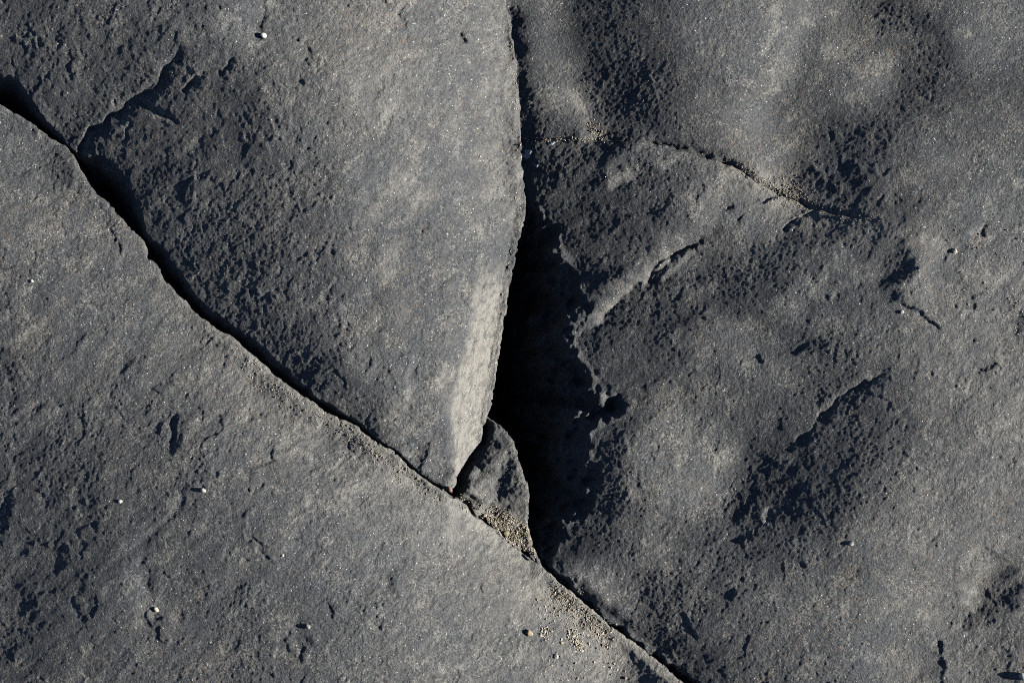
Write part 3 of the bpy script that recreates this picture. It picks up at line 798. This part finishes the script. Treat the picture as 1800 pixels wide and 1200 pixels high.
sand(u, v, rads(len(u), 0.7, 1.6), 'fine sand sprinkled along the upper edge of the flat rock', (0.45, 0.25, 0.2, 0.1, 0.0))
u, v = cat(along([(900, 60), (912, 180), (918, 300), (905, 420), (885, 520)], 70, 2.5, (-4, 0)), along([(840, 270), (842, 276)], 12, 4))
sand(u, v, rads(len(u), 0.8, 1.7), 'pale grains caught on the right edge of the wedge-shaped rock', (0.2, 0.3, 0.1, 0.1, 0.3))
u, v = in_poly([(1640, 400), (1800, 400), (1800, 620), (1680, 560)], 130)
sand(u, v, rads(130, 0.8, 1.9), 'sparse sand grains on the boulder near the right edge', (0.35, 0.3, 0.15, 0.1, 0.1))

def blob_mesh(seed, levels=2):
    import bmesh
    bm = bmesh.new(); bmesh.ops.create_icosphere(bm, subdivisions=levels + 1, radius=1.0)
    r_ = np.random.default_rng(seed)
    dirs = r_.standard_normal((7, 3)); dirs /= np.linalg.norm(dirs, axis=1)[:, None]; cut = r_.uniform(0.55, 0.9, 7)
    for w in bm.verts:
        c = np.array(w.co)
        for d_, k_ in zip(dirs, cut):                    # knocked-off facets
            e = c @ d_
            if e > k_: c = c - d_ * (e - k_) * 0.85
        w.co = c * (1 + 0.03 * r_.standard_normal())
    me = bpy.data.meshes.new('pebble'); bm.to_mesh(me); bm.free()
    me.polygons.foreach_set('use_smooth', np.ones(len(me.polygons), bool))
    return me
PM = dict(white=plain('pebble_white', (0.34, 0.325, 0.295)), cream=plain('pebble_cream', (0.36, 0.315, 0.24)), tan=plain('pebble_tan', (0.29, 0.24, 0.16)),
          olive=plain('pebble_olive', (0.19, 0.17, 0.095)), dark=plain('pebble_dark', (0.07, 0.07, 0.07)), grey=plain('pebble_grey', (0.2, 0.195, 0.18)), rust=plain('pebble_rust', (0.19, 0.115, 0.09)))
PEB = [
 (471, 73, 6.5, 5.0, 1.3, 'white', 'pebble', 'white pebble lying high on the wedge-shaped rock near the top edge'),
 (366, 857, 5.5, 4.5, 1.2, 'white', 'pebble', 'larger white pebble on the flat rock below the leaf-shaped pit'),
 (218, 878, 4.0, 3.8, 1.0, 'white', 'pebble', 'small white pebble alone on the left of the flat rock'),
 (1489, 950, 4.8, 4.2, 1.1, 'white', 'pebble', 'small white pebble on the lower right of the boulder'),
 (931, 1114, 7.5, 5.5, 1.2, 'tan', 'pebble', 'oval tan pebble on the flat rock near the bottom edge'),
 (978, 1156, 4.8, 4.2, 1.0, 'white', 'pebble', 'round whitish pebble below the oval tan pebble'),
 (988, 1133, 3.6, 3.4, 1.0, 'tan', 'pebble', 'tiny tan pebble right of the oval tan pebble'),
 (548, 1092, 5.0, 4.2, 1.3, 'grey', 'pebble', 'light grey pebble casting a black shadow low on the flat rock'),
 (889, 942, 7.0, 5.5, 1.3, 'olive', 'pebble', 'yellowish pebble at the left side of the sand heap'),
 (904, 933, 4.2, 3.4, 1.1, 'dark', 'pebble', 'small dark pebble lying on the sand heap'),
 (1669, 443, 5.0, 4.2, 1.2, 'cream', 'pebble', 'cream pebble on the boulder near the right edge'),
 (1577, 549, 3.8, 3.4, 1.0, 'white', 'pebble', 'tiny white pebble beside the curved crack in the boulder'),
 (851, 910, 5.5, 3.2, 1.2, 'cream', 'pebble', 'pale elongated pebble at the upper end of the sand heap'),
 (791, 860, 7.0, 4.0, 1.3, 'rust', 'stone chip', 'reddish stone chip at the very tip of the wedge-shaped rock'),
 (281, 1066, 5.5, 4.0, 1.2, 'cream', 'pebble', 'cream pebble in the lower left part of the flat rock'),
 (504, 969, 3.0, 2.8, 1.0, 'cream', 'pebble', 'tiny cream pebble in the middle of the flat rock'),
 (1795, 1186, 9.0, 6.0, 1.2, 'white', 'pebble', 'white stone in the very bottom right corner'),
 (54, 494, 3.6, 3.2, 1.0, 'white', 'pebble', 'tiny white pebble near the left edge of the flat rock'),
 (834, 905, 10.0, 3.6, 1.2, 'dark', 'stone chip', 'dark elongated stone chip stuck in the crack below the jammed stone'),
 (936, 985, 7.0, 3.5, 1.0, 'dark', 'stone chip', 'small dark chip at the lower tip of the sand heap'),
]
for i, (pu, pv, a_, b_, hz, mk, cat_, lab) in enumerate(PEB):
    me = blob_mesh(300 + i); me.materials.append(PM[mk])
    nm = 'stone_chip' if cat_ == 'stone chip' else 'pebble'
    me.name = nm
    o = bpy.data.objects.new(nm, me); C.objects.link(o)
    hz_ = 0.5 * (a_ + b_) * 0.75 * hz
    z = float(top_height(np.array([float(pu)]), np.array([float(pv)]))[0])
    if z < -160: z = float(top_height(np.array([pu - 12.0]), np.array([pv + 6.0]))[0])
    o.location = to_world(pu, pv, z + hz_ * 0.5)
    o.scale = (a_ / S, b_ / S, hz_ / S)
    o.rotation_euler = (0, 0, rng.uniform(-0.9, 0.2) if cat_ == 'pebble' else -0.95)
    o['label'] = lab; o['category'] = cat_
    if cat_ == 'pebble': o['group'] = 'loose pebbles on the rocks'

# white mineral crust on the boulder's upper corner
M_CR = plain('mineral_crust', (0.3, 0.33, 0.36), 0.3, 500, 0.6)
def crust(cu, cv, ru, rv, ang, thr):
    a_ = np.arange(-ru * 1.4, ru * 1.4, 1.1); b_ = np.arange(-rv * 1.4, rv * 1.4, 1.1)
    A_, B_ = np.meshgrid(a_, b_); c_, s_ = math.cos(math.radians(ang)), math.sin(math.radians(ang))
    uu = cu + A_ * c_ - B_ * s_; vv = cv + A_ * s_ + B_ * c_
    f = 1 - np.hypot(A_ / ru, B_ / rv) + 0.5 * bil(n_grain, uu * 0.8, vv * 0.8) - thr
    z = top_height(uu, vv) + np.clip(f, -0.4, 0.8) * 2.2
    x, y, zz = to_world(uu, vv, z)
    ny, nx = A_.shape; vid = np.arange(ny * nx).reshape(ny, nx)
    keep = np.maximum.reduce([f[:-1, :-1], f[1:, :-1], f[:-1, 1:], f[1:, 1:]]) > -0.1
    jj, ii = np.nonzero(keep)
    Q = np.stack([vid[jj + 1, ii], vid[jj + 1, ii + 1], vid[jj, ii + 1], vid[jj, ii]], 1)
    o = bpy.data.objects.new('mineral_crust', make_mesh('mineral_crust', np.stack([x, y, zz], -1).reshape(-1, 3), Q, M_CR)); C.objects.link(o)
    o.parent = boulder; o['label'] = 'whitish mineral crust'
crust(930, 262, 14, 6, -35, 0.25); crust(974, 244, 9, 4, -30, 0.1); crust(944, 284, 7, 6, 20, 0.45)
